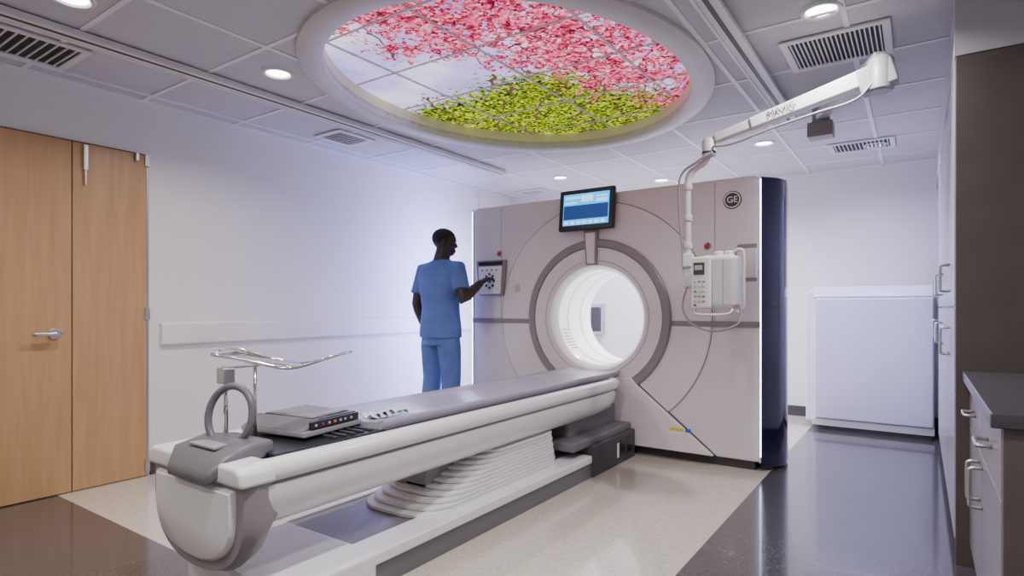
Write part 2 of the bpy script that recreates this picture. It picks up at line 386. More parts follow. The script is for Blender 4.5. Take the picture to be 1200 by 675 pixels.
def downlight(i,x,y,e=14,col=(1,0.93,0.85),z=H):
    r=root('recessed_downlight_or_fill'+('' if i==0 else '.%03d'%i),(x,y,z))
    lathe_z('trim',[(0.062,z-0.004),(0.068,z-0.012),(0.082,z-0.012),(0.088,z-0.001),(0.062,z-0.001)],x,y,'vent',r,40,closed=True)
    lathe_z('lens',[(0.06,z-0.003),(0.06,z-0.0015)],x,y,'lamp',r,40)
    arealamp('lamp',(x,y,z-0.014),(0,0,-1),0.12,0.12,e,col,r,150,'DISK')
WM=(1,0.91,0.83); CO=(0.70,0.72,1.0); NE=(0.96,0.95,1.0)
for i,(x,y,e,c) in enumerate([(-2.97,1.0,11,WM),(-2.97,1.98,15,(1,0.95,0.93)),(-0.36,2.93,21,NE),(-1.03,5.04,26,CO),(-3.0,5.2,32,CO),(-1.1,0.9,36,NE),(-2.2,-0.4,16,WM),(-0.4,0.2,11,NE),(-3.5,-0.5,6,WM),(-2.2,5.9,50,NE),(-0.3,5.6,17,(0.58,0.58,1.0))]):  # latter half of the list: downlights added as room fill and back-wall wash
    downlight(i,x,y,e,c)
# ---------------------------------------------------------------- doors
d=root('door_1',(XL,1.2,0))
box('leaf',XL+0.003,XL+0.022,0.42,1.366,0.005,2.05,'wood',d,0.002)
box('leaf_narrow',XL+0.003,XL+0.022,1.372,1.772,0.005,2.05,'wood',d,0.002)
box('gap',XL+0.001,XL+0.004,0.41,1.777,0.001,2.06,'seam',d)
box('frame_edge',XL+0.001,XL+0.012,1.777,1.79,0.001,2.06,'steel',d)
def disc_x(name,x0,x1,cy,cz,r,m,parent,seg=32):
    bm=bmesh.new(); A=[bm.verts.new((x0,cy+r*math.cos(2*math.pi*k/seg),cz+r*math.sin(2*math.pi*k/seg))) for k in range(seg)]
    B=[bm.verts.new((x1,v.co.y,v.co.z)) for v in A]; bm.faces.new(A); bm.faces.new(B[::-1])
    for i in range(seg): bm.faces.new((A[i],A[(i+1)%seg],B[(i+1)%seg],B[i]))
    return from_bm(name,bm,m,parent,bevel=0.002)
disc_x('rose',XL+0.022,XL+0.032,1.28,0.93,0.03,'steel',d)
tube('lever',[(XL+0.03,1.28,0.93),(XL+0.07,1.28,0.93),(XL+0.075,1.26,0.93),(XL+0.075,1.17,0.93)],0.012,'steel',d,12,5)
disc_x('lock',XL+0.022,XL+0.03,1.32,0.935,0.008,'steel',d)
for z in (0.03,1.0,1.98):
    box('hinge',XL+0.01,XL+0.034,1.760,1.79,z,z+0.075,'steel',d,0.003)
box('flush_bolt',XL+0.022,XL+0.045,1.42,1.445,1.89,2.04,'steel',d,0.004)
box('bolt_rod',XL+0.03,XL+0.04,1.427,1.438,1.80,1.90,'steel',d,0.002)
box('strike',XL+0.02,XL+0.05,1.70,1.72,2.0,2.05,'steel',d,0.003)
r=root('trim_wall_guard',(XL,3.5,0.9))
prism('guard',[(XL,0.83),(XL+0.028,0.835),(XL+0.034,0.85),(XL+0.034,0.96),(XL+0.028,0.975),(XL,0.98)],'Y',1.86,5.15,'rail',r,0.003)
box('trim_wall_strip',XL,XL+0.03,5.24,5.30,0.1,H-0.006,'rail')  # narrow raised upright strip on the left wall
# ---------------------------------------------------------------- gantry
G=root('ct_scanner_gantry',(-2.05,4.4,0))
CX,CZ,YG=-2.05,1.0,4.10
GT=1.95
out=[]
for (cx,cz,a) in ((-0.86-0.05,GT-0.05,0),(-3.25+0.05,GT-0.05,90),(-3.25+0.02,0.06+0.02,180),(-0.86-0.02,0.06+0.02,270)):
    rr=0.05 if a in (0,90) else 0.02
    for k in range(7):
        t=math.radians(a+90*k/6); out.append((cx+rr*math.cos(t),cz+rr*math.sin(t)))
plate('main_body',out,[circ(CX,CZ,0.42,96,True)],YG,YG+0.64,0.012,'shell',G)
box('plinth',-3.2,-0.90,YG+0.03,YG+0.6,0,0.062,'seam',G)
lathe_y('face_disc',[(0.60,YG+0.0),(0.60,YG-0.012),(0.872,YG-0.012),(0.88,YG-0.006),(0.88,YG+0.0)],CX,CZ,'shell2',G,128)
lathe_y('face_seam',[(0.880,YG-0.001),(0.886,YG-0.002),(0.887,YG-0.001)],CX,CZ,'seaml',G,128)
lathe_y('outer_ring',[(0.602,YG-0.005),(0.60,YG-0.028),(0.59,YG-0.036),(0.545,YG-0.036),(0.54,YG-0.028),(0.54,YG-0.01)],CX,CZ,'taupe',G,128)
lathe_y('bore_flare',[(0.542,YG-0.01),(0.535,YG-0.028),(0.49,YG-0.020),(0.435,YG-0.024),(0.40,YG-0.012),(0.377,YG+0.02),(0.37,YG+0.07)],CX,CZ,'shell2',G,128)
lathe_y('flare_seam',[(0.438,YG-0.0255),(0.434,YG-0.026)],CX,CZ,'seaml',G,128)
prof=[(0.37,YG+0.07),(0.37,YG+0.20),(0.364,YG+0.205),(0.364,YG+0.225),(0.37,YG+0.23),(0.37,YG+0.42),(0.364,YG+0.425),(0.364,YG+0.44),(0.37,YG+0.445),(0.37,YG+0.62),(0.415,YG+0.66)]
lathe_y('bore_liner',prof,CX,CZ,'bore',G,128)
for yy in (0.205,0.425): lathe_y('bore_seam',[(0.3635,YG+yy),(0.3635,YG+yy+0.008)],CX,CZ,'taupe',G,96)
for k in range(7):
    a=math.radians(196+k*4.5)
    px,pz=CX+0.3665*math.cos(a),CZ+0.3665*math.sin(a)
    box('bore_mark_%d'%k,px-0.002,px+0.004,YG+0.10,YG+0.18,pz-0.004,pz+0.004,'key',G)
box('stripe_left',-3.252,CX-0.60,YG-0.013,YG+0.02,0.945,0.985,'taupe',G,0.002)
box('stripe_right',CX+0.60,-0.858,YG-0.013,YG+0.02,0.945,0.985,'taupe',G,0.002)
box('seam_right',-1.153,-1.150,YG-0.002,YG+0.01,0.985,1.93,'seaml',G)
box('seam_left',-2.948,-2.945,YG-0.002,YG+0.01,0.985,1.93,'seaml',G)
prism('lower_cover',[(CX-0.31,0.56),(CX+0.31,0.56),(CX+0.36,0.50),(CX+0.90,0.07),(CX-0.90,0.07),(CX-0.36,0.50)],'Y',YG-0.05,YG,'shell2',G,0.008)
prism('lower_cover_seam',[(CX-0.32,0.566),(CX+0.32,0.566),(CX+0.367,0.506),(CX+0.913,0.065),(CX-0.913,0.065),(CX-0.367,0.506)],'Y',YG-0.014,YG,'seam',G)
x0,x1=-1.02,-0.88
prism('grip_pocket',[(x0,1.30),(x0+0.02,1.25),(x1,1.25),(x1,1.50),(x0+0.02,1.50),(x0,1.45)],'Y',YG-0.003,YG+0.002,'taupe',G,0.001)
prism('grip_cover',[(x0+0.015,1.31),(x0+0.03,1.275),(x1,1.275),(x1,1.47),(x0+0.03,1.47),(x0+0.015,1.44)],'Y',YG-0.012,YG,'shell',G,0.006)
for sx in (1,-1):
    a=-0.86 if sx>0 else -3.25; e=0.12*sx
    prism('side_cover',[(a,YG+0.012),(a+e*0.72,YG+0.12),(a+e,YG+0.22),(a+e*0.85,YG+0.40),(a+e*0.2,YG+0.62),(a,YG+0.63)],'Z',0.02,GT-0.01,'navy' if sx>0 else 'shell',G,0.006)
    box('edge_cap',a-0.004,a+0.004,YG-0.008,YG+0.016,0.06,GT-0.005,'white',G,0.002)
    box('led_edge',a+0.004*sx-0.0035,a+0.004*sx+0.0035,YG-0.012,YG-0.004,0.10,GT-0.03,'led',G)
box('led_wash_strip',-3.25-0.104,-3.25-0.090,YG+0.44,YG+0.46,0.15,1.85,'ledb',G)
arealamp('led_wash_lamp',(-3.40,YG+0.47,1.1),(-1,-0.5,0),0.02,1.6,58,(0.33,0.36,1.0),G,175)
arealamp('led_wash_lamp_right',(-0.80,YG+0.60,1.0),(1,0.25,-0.1),0.02,1.5,11,(0.36,0.38,1.0),G,170)
arealamp('bore_lamp',(CX,YG+0.62,CZ+0.35),(0,0.6,-1),0.3,0.04,5,(0.95,0.97,1),G,170)
# monitor
mon=root('gantry_display',(CX-0.06,YG-0.03,1.83))
mc=(-2.105,YG-0.045,1.83)
T=Matrix.Translation(mc)@Matrix.Rotation(math.radians(-6),4,'X')
def tb(name,x0,x1,y0,y1,z0,z1,m,bv=0):
    o=box(name,x0,x1,y0,y1,z0,z1,m,None,bv); o.data.transform(T); o.parent=mon; o.matrix_parent_inverse=Matrix.Translation(-ROOTS[mon])
tb('bezel',-0.235,0.235,-0.02,0.02,-0.162,0.162,'black',0.012)
tb('screen',-0.195,0.195,-0.022,-0.019,-0.12,0.125,'scr')
tb('wave_area',-0.19,0.19,-0.0235,-0.0215,-0.075,0.035,'scrd')
for k in range(7): tb('icon_%d'%k,-0.18+k*0.052,-0.145+k*0.052,-0.0245,-0.0225,-0.112,-0.088,'scrl')
for a,b,c,dd in ((-0.18,-0.05,0.09,0.105),(-0.04,0.06,0.06,0.11),(0.08,0.18,0.09,0.1),(-0.18,-0.08,0.05,0.06),(0.09,0.18,0.05,0.075)):
    tb('readout',a,b,-0.0245,-0.0225,c,dd,'scrl')
prism('positioning_housing',[(CX-0.085,1.67),(CX+0.03,1.67),(CX+0.025,1.40),(CX-0.065,1.40)],'Y',YG-0.045,YG,'taupe',G,0.006)
prism('positioning_lens',[(CX-0.068,1.65),(CX+0.014,1.65),(CX+0.011,1.415),(CX-0.052,1.415)],'Y',YG-0.052,YG-0.04,'shell2',G,0.004)
BXc,BZc=-1.035,1.80
lathe_y('badge',[(0.0001,YG-0.008),(0.055,YG-0.008),(0.060,YG-0.004),(0.060,YG)],BXc,BZc,'dark',G,48)
lathe_y('badge_ring',[(0.047,YG-0.0085),(0.047,YG-0.011),(0.053,YG-0.011),(0.053,YG-0.0085)],BXc,BZc,'letter',G,48)
text('badge_letters','GE',0.058,(BXc,YG-0.010,BZc),RX,'letter',G)
for x,z in ((-2.965,1.54),(-1.2,1.50)):
    lathe_y('stop_button',[(0.0001,YG-0.022),(0.014,YG-0.02),(0.016,YG-0.012),(0.012,YG)],x,z,'red',G,24)
    lathe_y('stop_collar',[(0.018,YG-0.006),(0.024,YG-0.005),(0.025,YG)],x,z,'taupe',G,24)
for sx in (-1,1):
    for i in range(3):
        for j in range(4):
            lathe_y('speaker_hole',[(0.0001,YG-0.0135),(0.006,YG-0.0133)],CX+sx*0.72+(i-1)*0.018,1.24+(j-1.5)*0.018,'seaml',G,10)
def keypad(cx):
    prism('keypad_recess',[(cx-0.16,1.485),(cx+0.16,1.485),(cx+0.155,1.40),(cx+0.125,1.18),(cx-0.125,1.18),(cx-0.155,1.40)],'Y',YG-0.03,YG,'taupe',G,0.01)
    prism('keypad_display',[(cx-0.13,1.472),(cx+0.13,1.472),(cx+0.125,1.44),(cx-0.125,1.44)],'Y',YG-0.034,YG-0.028,'black',G,0.002)
    prism('keypad_plate',[(cx-0.125,1.43),(cx+0.125,1.43),(cx+0.11,1.195),(cx-0.11,1.195)],'Y',YG-0.045,YG-0.028,'white',G,0.008)
    for k in range(8):
        a=2*math.pi*k/8
        lathe_y('key',[(0.0001,YG-0.050),(0.010,YG-0.050),(0.012,YG-0.044)],cx+0.048*math.cos(a),1.305+0.058*math.sin(a),'dark',G,14)
    lathe_y('key_centre',[(0.0001,YG-0.051),(0.016,YG-0.051),(0.018,YG-0.044)],cx,1.305,'tgrey',G,18)
    for k in range(4): box('led_key_%d'%k,cx-0.085+k*0.05,cx-0.065+k*0.05,YG-0.048,YG-0.044,1.39,1.405,'tmid',G)
keypad(-3.04)
box('warning_label',-1.45,-1.35,YG-0.052,YG-0.0495,0.215,0.235,'yellow',G)
box('warning_label_b',-1.34,-1.30,YG-0.052,YG-0.0495,0.213,0.237,'blue',G)
box('warning_label_c',-1.45,-1.36,YG-0.052,YG-0.0495,0.195,0.208,'white',G)
# ---------------------------------------------------------------- patient table
TB=root('patient_table',(-2.05,2.5,0))
tx=-2.05; Y0,Y1=1.12,3.90
def sec(pts,y): return [(tx+p[0],y,p[1]) for p in pts]
up=[(0.0,0.50),(0.285,0.50),(0.30,0.508),(0.312,0.53),(0.305,0.558),(0.285,0.572),(0.255,0.574),(0.235,0.565),(0.225,0.545),(0.0,0.545)]
def closed_from(half): return half+[(-a,b) for a,b in half[::-1] if a>1e-6]
def scaled(ps,s,dz): return [(a*s,b+dz) for a,b in ps]
ups=closed_from(up)
loft('upper_shell',[sec(scaled(ups,0.96,0),Y0-0.02),sec(ups,Y0+0.05),sec(ups,Y1-0.1),sec(scaled(ups,0.95,0),Y1-0.02),sec(scaled(ups,0.86,0),Y1)],'tshell',TB)
lo=[(0.0,0.325),(0.15,0.327),(0.21,0.338),(0.255,0.365),(0.284,0.405),(0.298,0.455),(0.298,0.492),(0.0,0.492)]
los=closed_from(lo)
loft('lower_shell',[sec(los,Y0-0.02),sec(los,Y1-0.25),sec([(a*0.97,b+0.01) for a,b in los],Y1-0.08),sec([(a*0.85,0.42+(b-0.42)*0.75) for a,b in los],Y1)],'tshell',TB)
box('shell_seam',tx-0.290,tx+0.290,Y0,Y1-0.06,0.488,0.503,'taupe',TB)
crp=[(0.21,0.606),(0.213,0.596),(0.19,0.56),(0.10,0.553),(0.0,0.552)]
crt=[(0.0,0.588),(0.10,0.590),(0.17,0.597),(0.205,0.609)]
cs=crt+crp
full=cs+[(-a,b) for a,b in cs[::-1] if a>1e-6]
fix=[]
for p in full:
    if p not in fix: fix.append(p)
loft('cradle',[sec(fix,1.72),sec(fix,4.0),sec([(a*0.96,b+0.03) for a,b in fix],4.28),sec([(a*0.8,b+0.035) for a,b in fix],4.40)],'pad',TB)
box('cradle_bed_seam',tx-0.222,tx+0.222,1.3,Y1-0.05,0.545,0.556,'tgrey',TB)
box('channel_floor',tx-0.20,tx+0.20,1.22,1.74,0.546,0.566,'black',TB,0.004)
for k in range(5): box('channel_rib_%d'%k,tx-0.17,tx+0.17,1.5+k*0.045,1.515+k*0.045,0.566,0.574,'dark',TB,0.002)
def ushape(w,zt,zb,n=18,p=2.3):
    pts=[(tx+w,zt)]
    for k in range(n+1):
        a=math.pi*k/n; c,s=math.cos(a),math.sin(a)
        zz=zt-0.10-(zt-0.10-zb)*abs(s)**(2/p); xx=w*(abs(c)**(2/p))*(1 if c>=0 else -1)
        pts.append((tx+xx,zz))
    pts.append((tx-w,zt)); return pts
def us(u,y): return [(p[0],y,p[1]) for p in u]
loft('end_cap',[us(ushape(0.27,0.50,0.33),1.19),us(ushape(0.300,0.505,0.20),1.13),us(ushape(0.303,0.51,0.175),1.09),us(ushape(0.29,0.505,0.19),1.05)],'taupe',TB)
loft('end_cap_panel',[us(ushape(0.25,0.49,0.225),1.06),us(ushape(0.25,0.49,0.225),1.042),us(ushape(0.24,0.48,0.24),1.03)],'tshell',TB)
prism('end_lip',[(tx-0.312,0.505),(tx+0.312,0.505),(tx+0.305,0.555),(tx+0.27,0.572),(tx-0.27,0.572),(tx-0.305,0.555)],'Y',1.03,1.16,'tshell',TB,0.015)
loft('grip_handle',[[(tx-0.10,1.00,0.535),(tx+0.16,1.00,0.535),(tx+0.16,1.00,0.495),(tx-0.10,1.00,0.495)],
 [(tx-0.15,1.05,0.590),(tx+0.19,1.05,0.590),(tx+0.19,1.05,0.53),(tx-0.15,1.05,0.53)],
 [(tx-0.16,1.16,0.610),(tx+0.17,1.16,0.610),(tx+0.18,1.16,0.55),(tx-0.17,1.16,0.55)],
 [(tx-0.12,1.27,0.600),(tx+0.12,1.27,0.600),(tx+0.13,1.27,0.55),(tx-0.13,1.27,0.55)]],'grip',TB,smooth=False,bevel=0.014)
prism('grip_slot',[(tx-0.07,1.06),(tx+0.10,1.06),(tx+0.08,1.12),(tx-0.05,1.12)],'Z',0.597,0.607,'tmid',TB,0.003)
hc=Vector((tx-0.03,1.19,0.682)); N1=Vector((0.80,0.25,0)).normalized()
ringp=[hc+N1*(0.098*math.cos(2*math.pi*k/40))+Vector((0,0.15,1)).normalized()*(0.108*math.sin(2*math.pi*k/40)) for k in range(40)]
tube('hoop_handle',ringp,0.0135,'grip',TB,12,closed=True)
box('hoop_latch',tx-0.06,tx+0.02,1.17,1.25,0.585,0.60,'dark',TB,0.006)
box('hoop_socket',tx-0.055,tx-0.005,1.155,1.20,0.565,0.60,'dark',TB,0.008)
# base
BX0,BX1=-2.40,-1.70
box('base_plinth',BX0+0.02,BX1-0.012,1.30,3.92,0.0,0.095,'tgrey',TB,0.004)
box('base_rim_right',BX1-0.15,BX1,1.54,3.35,0.095,0.143,'tshell',TB,0.008)
box('base_rim_left',BX0,BX0+0.12,1.54,3.9,0.095,0.143,'tshell',TB,0.008)
box('base_plate',BX0+0.1,BX1-0.14,1.52,3.9,0.09,0.132,'tmid',TB,0.002)
prism('base_front',[(BX0,1.56),(BX1,1.56),(BX1,1.30),(BX1-0.05,1.18),(BX1-0.15,1.14),(BX0+0.13,1.14),(BX0+0.03,1.18),(BX0,1.30)],'Z',0.0,0.15,'tshell',TB,0.02,4,25)
box('lift_column',tx-0.13,tx+0.10,2.1,3.1,0.13,0.36,'tmid',TB,0.01)
NF=11
for k in range(NF):
    t=k/(NF-1); z=0.133+k*0.0187
    x0=tx-0.20; x1=tx+0.275-0.03*t
    ya=1.90+0.50*t; yb=3.14-0.006*(k%2)
    prism('bellows_fold_%d'%k,rrect(x0,x1,ya,yb,0.16,6),'Z',z,z+0.0176,'bell',TB,0.004,3,60)
prism('bellows_core',rrect(tx-0.17,tx+0.215,2.42,3.10,0.1,4),'Z',0.135,0.345,'bell',TB)
box('rear_housing',BX0+0.05,BX1,3.36,4.03,0.0,0.20,'dark',TB,0.01)
box('rear_housing_top',BX0+0.10,BX1-0.03,3.16,4.03,0.19,0.245,'tgrey',TB,0.012)
box('rear_column',tx-0.2,tx+0.2,3.3,4.02,0.2,0.38,'tgrey',TB,0.02)
for k in range(2): box('rear_slot_%d'%k,BX1-0.01,BX1+0.002,3.76+k*0.12,3.85+k*0.12,0.05,0.17,'black',TB,0.004)
box('rear_label',BX1,BX1+0.002,3.72,3.75,0.05,0.15,'white',TB)
# console on table
cb=root('injector_control_console',(-2.13,1.50,0.6))
RB=Matrix.Translation((-2.125,1.52,0))@Matrix.Rotation(math.radians(8),4,'Z')@Matrix.Diagonal((0.95,0.90,1,1))@Matrix.Translation((2.10,-1.62,0))
def cbx(o):
    o.data.transform(RB); return o
cbx(box('tray_base',-2.29,-1.92,1.46,1.82,0.576,0.60,'tmid',cb,0.006))
cbx(prism('case',[( -2.28,0.598),(-1.93,0.598),(-1.95,0.632),(-2.26,0.638)],'Y',1.56,1.82,'console',cb,0.008))
cbx(prism('front_panel',[(1.46,0.600),(1.56,0.600),(1.56,0.634),(1.545,0.636)],'X',-2.28,-1.93,'tgrey',cb,0.003))
cbx(box('side_panel',-1.935,-1.918,1.50,1.80,0.602,0.632,'black',cb,0.004))
for k,(mm,yy) in enumerate((('key',1.52),('red',1.56),('key',1.60),('orange',1.635),('key',1.67),('key',1.70),('key',1.74))):
    cbx(box('side_key_%d'%k,-1.92,-1.914,yy,yy+0.012,0.612,0.622,mm,cb,0.002))
cbx(box('top_plate',-2.24,-1.99,1.58,1.79,0.634,0.640,'tmid',cb,0.003))
cbx(box('top_plate_edge',-2.25,-1.98,1.57,1.80,0.632,0.637,'taupe',cb,0.002))
pp=root('folded_plastic_sheet',(-2.0,1.82,0.6))
bm=bmesh.new()
for k in range(4):
    random.seed(k); nx,ny=8,8; V=[]
    for i in range(nx):
        V.append([bm.verts.new((-1.955+0.02*k+0.09*i/(nx-1)-0.09+0.01*random.random(),1.76+0.03*k+0.12*j/(ny-1),0.602+0.005*k+0.010*math.sin(i*1.3+j*0.9+k))) for j in range(ny)])
    for i in range(nx-1):
        for j in range(ny-1): bm.faces.new((V[i][j],V[i+1][j],V[i+1][j+1],V[i][j+1]))
from_bm('sheet',bm,'bag',pp,smooth=True)
AR=root('metal_arm_support',(-2.15,1.40,0.7))
tube('post_front',[(-2.17,1.225,0.575),(-2.17,1.225,0.85)],0.0085,'chrome',AR)
tube('post_rear',[(-2.17,1.345,0.57),(-2.17,1.345,0.86)],0.0075,'chrome',AR)
box('clamp',-2.195,-2.145,1.20,1.25,0.79,0.85,'steel',AR,0.006)
box('support_bridge',-2.19,-2.15,1.215,1.36,0.845,0.855,'chrome',AR,0.003)
ca,sa=math.cos(math.radians(33)),math.sin(math.radians(33))
def AP(u,v,z): return (-2.150+u*1.08*ca-v*sa,1.43+u*1.08*sa+v*ca,z+0.01)
outl=[AP(-0.20,-0.10,0.885),AP(-0.22,0.0,0.895),AP(-0.19,0.10,0.89),AP(-0.05,0.075,0.855),AP(0.08,0.075,0.835),AP(0.24,0.09,0.88),AP(0.265,0.0,0.885),AP(0.23,-0.10,0.875),AP(0.08,-0.075,0.83),AP(-0.05,-0.075,0.85)]
pl=cr(outl+[outl[0]],5)[:-1]
tube('frame_loop',pl,0.0065,'chrome',AR,10,closed=True)
for u,z in ((-0.14,0.873),(-0.05,0.853),(0.07,0.835),(0.17,0.856)):
    tube('cross_wire',[AP(u,-0.08,z),AP(u,0.08,z)],0.004,'chrome',AR,8)
bm=bmesh.new(); V=[]
for u,z in ((-0.19,0.885),(-0.12,0.868),(-0.06,0.856),(0.02,0.846),(0.08,0.836),(0.15,0.850),(0.21,0.868)):
    V.append([bm.verts.new(AP(u,v,z+0.25*v*v)) for v in (-0.07,-0.035,0,0.035,0.07)])
for i in range(6):
    for j in range(4): bm.faces.new((V[i][j],V[i+1][j],V[i+1][j+1],V[i][j+1]))
o=from_bm('sheet_pan',bm,'chrome',AR,smooth=True); s_=o.modifiers.new('s','SOLIDIFY'); s_.thickness=0.003
# ---------------------------------------------------------------- injector with arm
IJ=root('contrast_injector',(-0.9,3.2,1.2))
pole=[(-0.925,3.2,1.95),(-0.935,3.2,1.90),(-0.955,3.2,1.86),(-1.02,3.2,1.82),(-1.045,3.2,1.74),(-1.045,3.2,1.5),(-1.045,3.2,1.27)]
tube('pole',pole,[0.019]*49,'arm',IJ,16,8)
for z in (1.72,1.55,1.40): lathe_z('pole_collar',[(0.0235,z),(0.025,z+0.004),(0.025,z+0.03),(0.0235,z+0.034)],-1.045,3.2,'arm',IJ,24)
lathe_z('swivel',[(0.030,1.885),(0.036,1.89),(0.036,1.97),(0.026,1.985)],-0.93,3.2,'arm',IJ,32)
lathe_z('swivel_band',[(0.037,1.90),(0.037,1.912)],-0.93,3.2,'dark',IJ,32)
box('head_body',-0.965,-0.775,3.13,3.27,1.07,1.355,'arm',IJ,0.03,5)
box('head_panel',-0.995,-0.895,3.105,3.15,1.075,1.345,'white',IJ,0.01,4)
box('head_screen',-0.982,-0.925,3.1,3.107,1.25,1.315,'dark',IJ,0.003)
box('head_screen_lit',-0.975,-0.935,3.0985,3.101,1.275,1.30,'key',IJ)
for i in range(3):
    for j in range(5):
        mm=('key','tmid','key','tmid','yellow','key','green')[(i*5+j*3)%7]
        box('head_key_%d_%d'%(i,j),-0.981+i*0.022,-0.967+i*0.022,3.100,3.107,1.105+j*0.026,1.117+j*0.026,mm,IJ,0.002)
box('head_stop',-0.981,-0.968,3.099,3.107,1.085,1.097,'red',IJ,0.002)
for xx in (-0.875,-0.82):
    lathe_z('syringe_port',[(0.022,1.35),(0.024,1.37),(0.018,1.375)],xx,3.19,'white',IJ,24)
    box('ram_seam',xx-0.018,xx-0.016,3.1285,3.131,1.09,1.33,'tmid',IJ)
tube('grip',[(-0.80,3.19,1.365),(-0.775,3.19,1.38),(-0.750,3.19,1.355),(-0.750,3.19,1.20),(-0.752,3.19,1.07),(-0.785,3.19,1.055)],0.009,'arm',IJ,10,6)
box('pole_clamp',-1.065,-0.96,3.17,3.23,1.19,1.29,'arm',IJ,0.012)
box('collar_box',-1.06,-1.01,3.16,3.2,1.30,1.37,'white',IJ,0.006)
tube('cable_low',[(-1.04,3.18,1.20),(-1.06,3.16,1.08),(-1.00,3.14,0.99),(-0.88,3.13,0.955),(-0.77,3.14,0.99),(-0.755,3.17,1.05),(-0.77,3.19,1.10)],0.0055,'tmid',IJ,8,8)
tube('cable_pole',[(-0.90,3.17,1.90),(-0.98,3.16,1.86),(-1.075,3.17,1.79),(-1.085,3.18,1.6),(-1.07,3.18,1.42),(-1.06,3.18,1.25)],0.006,'tmid',IJ,8,8)
tube('hand_loop',[(-0.98,3.12,1.07),(-0.97,3.11,1.045),(-0.90,3.11,1.04),(-0.81,3.12,1.045),(-0.79,3.14,1.07)],0.007,'arm',IJ,8,5)
A=root('ceiling_arm',(-0.5,3.7,2.2))
def beam(name,p,q,w0,h0,w1,h1,m,par,bv=0.012):
    p,q=Vector(p),Vector(q); t=(q-p).normalized(); s=t.cross(Vector((0,0,1))).normalized(); u=s.cross(t)
    secs=[[c+s*a*w+u*b*h for a,b in ((1,1),(-1,1),(-1,-1),(1,-1))] for c,w,h in ((p,w0,h0),(q,w1,h1))]
    return loft(name,secs,m,par,smooth=False,bevel=bv)
beam('spring_arm',(-0.90,3.2,1.975),(-0.36,3.22,2.115),0.026,0.024,0.032,0.034,'arm',A)
beam('spring_arm_cover',(-0.72,3.2,2.02),(-0.18,3.23,2.165),0.030,0.030,0.040,0.042,'arm',A)
lathe_z('elbow',[(0.045,2.08),(0.055,2.09),(0.055,2.225),(0.045,2.24)],-0.15,3.23,'tmid',A,40)
beam('elbow_block',(-0.24,3.23,2.13),(-0.09,3.23,2.17),0.045,0.06,0.045,0.06,'tmid',A)
beam('upper_arm',(-0.15,3.25,2.255),(-0.50,4.05,2.255),0.03,0.026,0.035,0.03,'arm',A)
lathe_z('ceiling_column',[(0.05,2.20),(0.05,2.385),(0.09,2.388),(0.09,2.393)],-0.5,4.06,'tmid',A,40)
box('cable_box',-0.57,-0.43,4.0,4.12,2.12,2.21,'taupe',A,0.008)
tube('arm_cable',[(-0.17,3.19,2.13),(-0.25,3.18,2.05),(-0.42,3.17,2.015),(-0.62,3.17,1.975),(-0.8,3.17,1.93),(-0.90,3.17,1.93)],0.006,'tmid',A,8,8)
t_=math.atan2(2.165-2.02,0.54)
text('arm_lettering','MAVIG',0.044,(-0.565,3.167,2.062),Matrix.Rotation(-t_,4,'Y')@RX,'seam',A,0.0005)
# ---------------------------------------------------------------- equipment cabinet
U=root('equipment_cabinet',(-0.35,6.1,0))
prism('housing',[(-0.86,0.05),(0.10,0.05),(0.10,1.20),(0.06,1.25),(-0.80,1.25),(-0.86,1.21)],'Y',5.97,6.43,'unit',U,0.012)
box('door_panel',-0.77,0.095,5.83,5.965,0.10,1.16,'unit',U,0.014,4)
prism('top_cowl',[(5.84,1.165),(6.0,1.165),(6.0,1.265),(5.93,1.262),(5.85,1.19)],'X',-0.775,0.10,'unit',U,0.008)
box('seam_top',-0.77,0.095,5.85,5.97,1.155,1.17,'taupe',U)
box('foot_plinth',-0.74,0.08,5.86,6.4,0.0,0.06,'dark',U)
box('kick_panel',-0.79,0.10,5.85,5.97,0.035,0.095,'white',U,0.006)
box('edge_strip',-0.80,-0.775,5.88,5.97,0.06,1.2,'white',U,0.004)
# ---------------------------------------------------------------- tall cabinets
TC=root('tall_cabinet',(0.45,4.4,0))
FX=0.12; XB=XR-0.004
box('carcass',FX+0.022,XB,3.12,5.72,0.09,2.13,'cabf',TC)
box('end_panel',FX+0.004,XB,3.095,3.12,0.0,2.13,'cabe',TC,0.002)
box('toe_kick',FX+0.06,XB,3.12,5.70,0.0,0.09,'base',TC)
ys=[3.125,3.64,4.16,4.68,5.20,5.715]
def cpull(name,x,y,z0,z1,par,dx=-1):
    tube(name,[(x,y,z0),(x+dx*0.03,y,z0+0.002),(x+dx*0.036,y,z0+0.018),(x+dx*0.036,y,z1-0.018),(x+dx*0.03,y,z1-0.002),(x,y,z1)],0.006,'steel',par,10,4)
for i in range(5):
    a,b=ys[i]+0.003,ys[i+1]-0.003
    box('upper_door_%d'%i,FX,FX+0.02,a,b,1.085,2.125,'cabf',TC,0.002)
    box('lower_door_%d'%i,FX,FX+0.02,a,b,0.10,1.075,'cabf',TC,0.002)
    yh=b-0.05 if i%2==0 else a+0.05
    cpull('pull_upper_%d'%i,FX,yh,1.16,1.29,TC); cpull('pull_lower_%d'%i,FX,yh,0.85,0.98,TC)
box('wall_soffit',FX,XR,3.095,YB,2.135,H-0.007,'soff')
LC=root('base_cabinet',(0.5,2.4,0))
LX=0.17
box('carcass',LX+0.022,XB,1.94,3.09,0.09,0.775,'cabe',LC)
box('end_panel',LX+0.002,XB,1.915,1.94,0.0,0.775,'cabe',LC,0.002)
box('toe_kick',LX+0.07,XB,1.95,3.09,0,0.09,'base',LC)
prism('counter',[(LX-0.025,1.895),(XB,1.895),(XB,3.093),(LX-0.025,3.093)],'Z',0.777,0.815,'counter',LC,0.005)
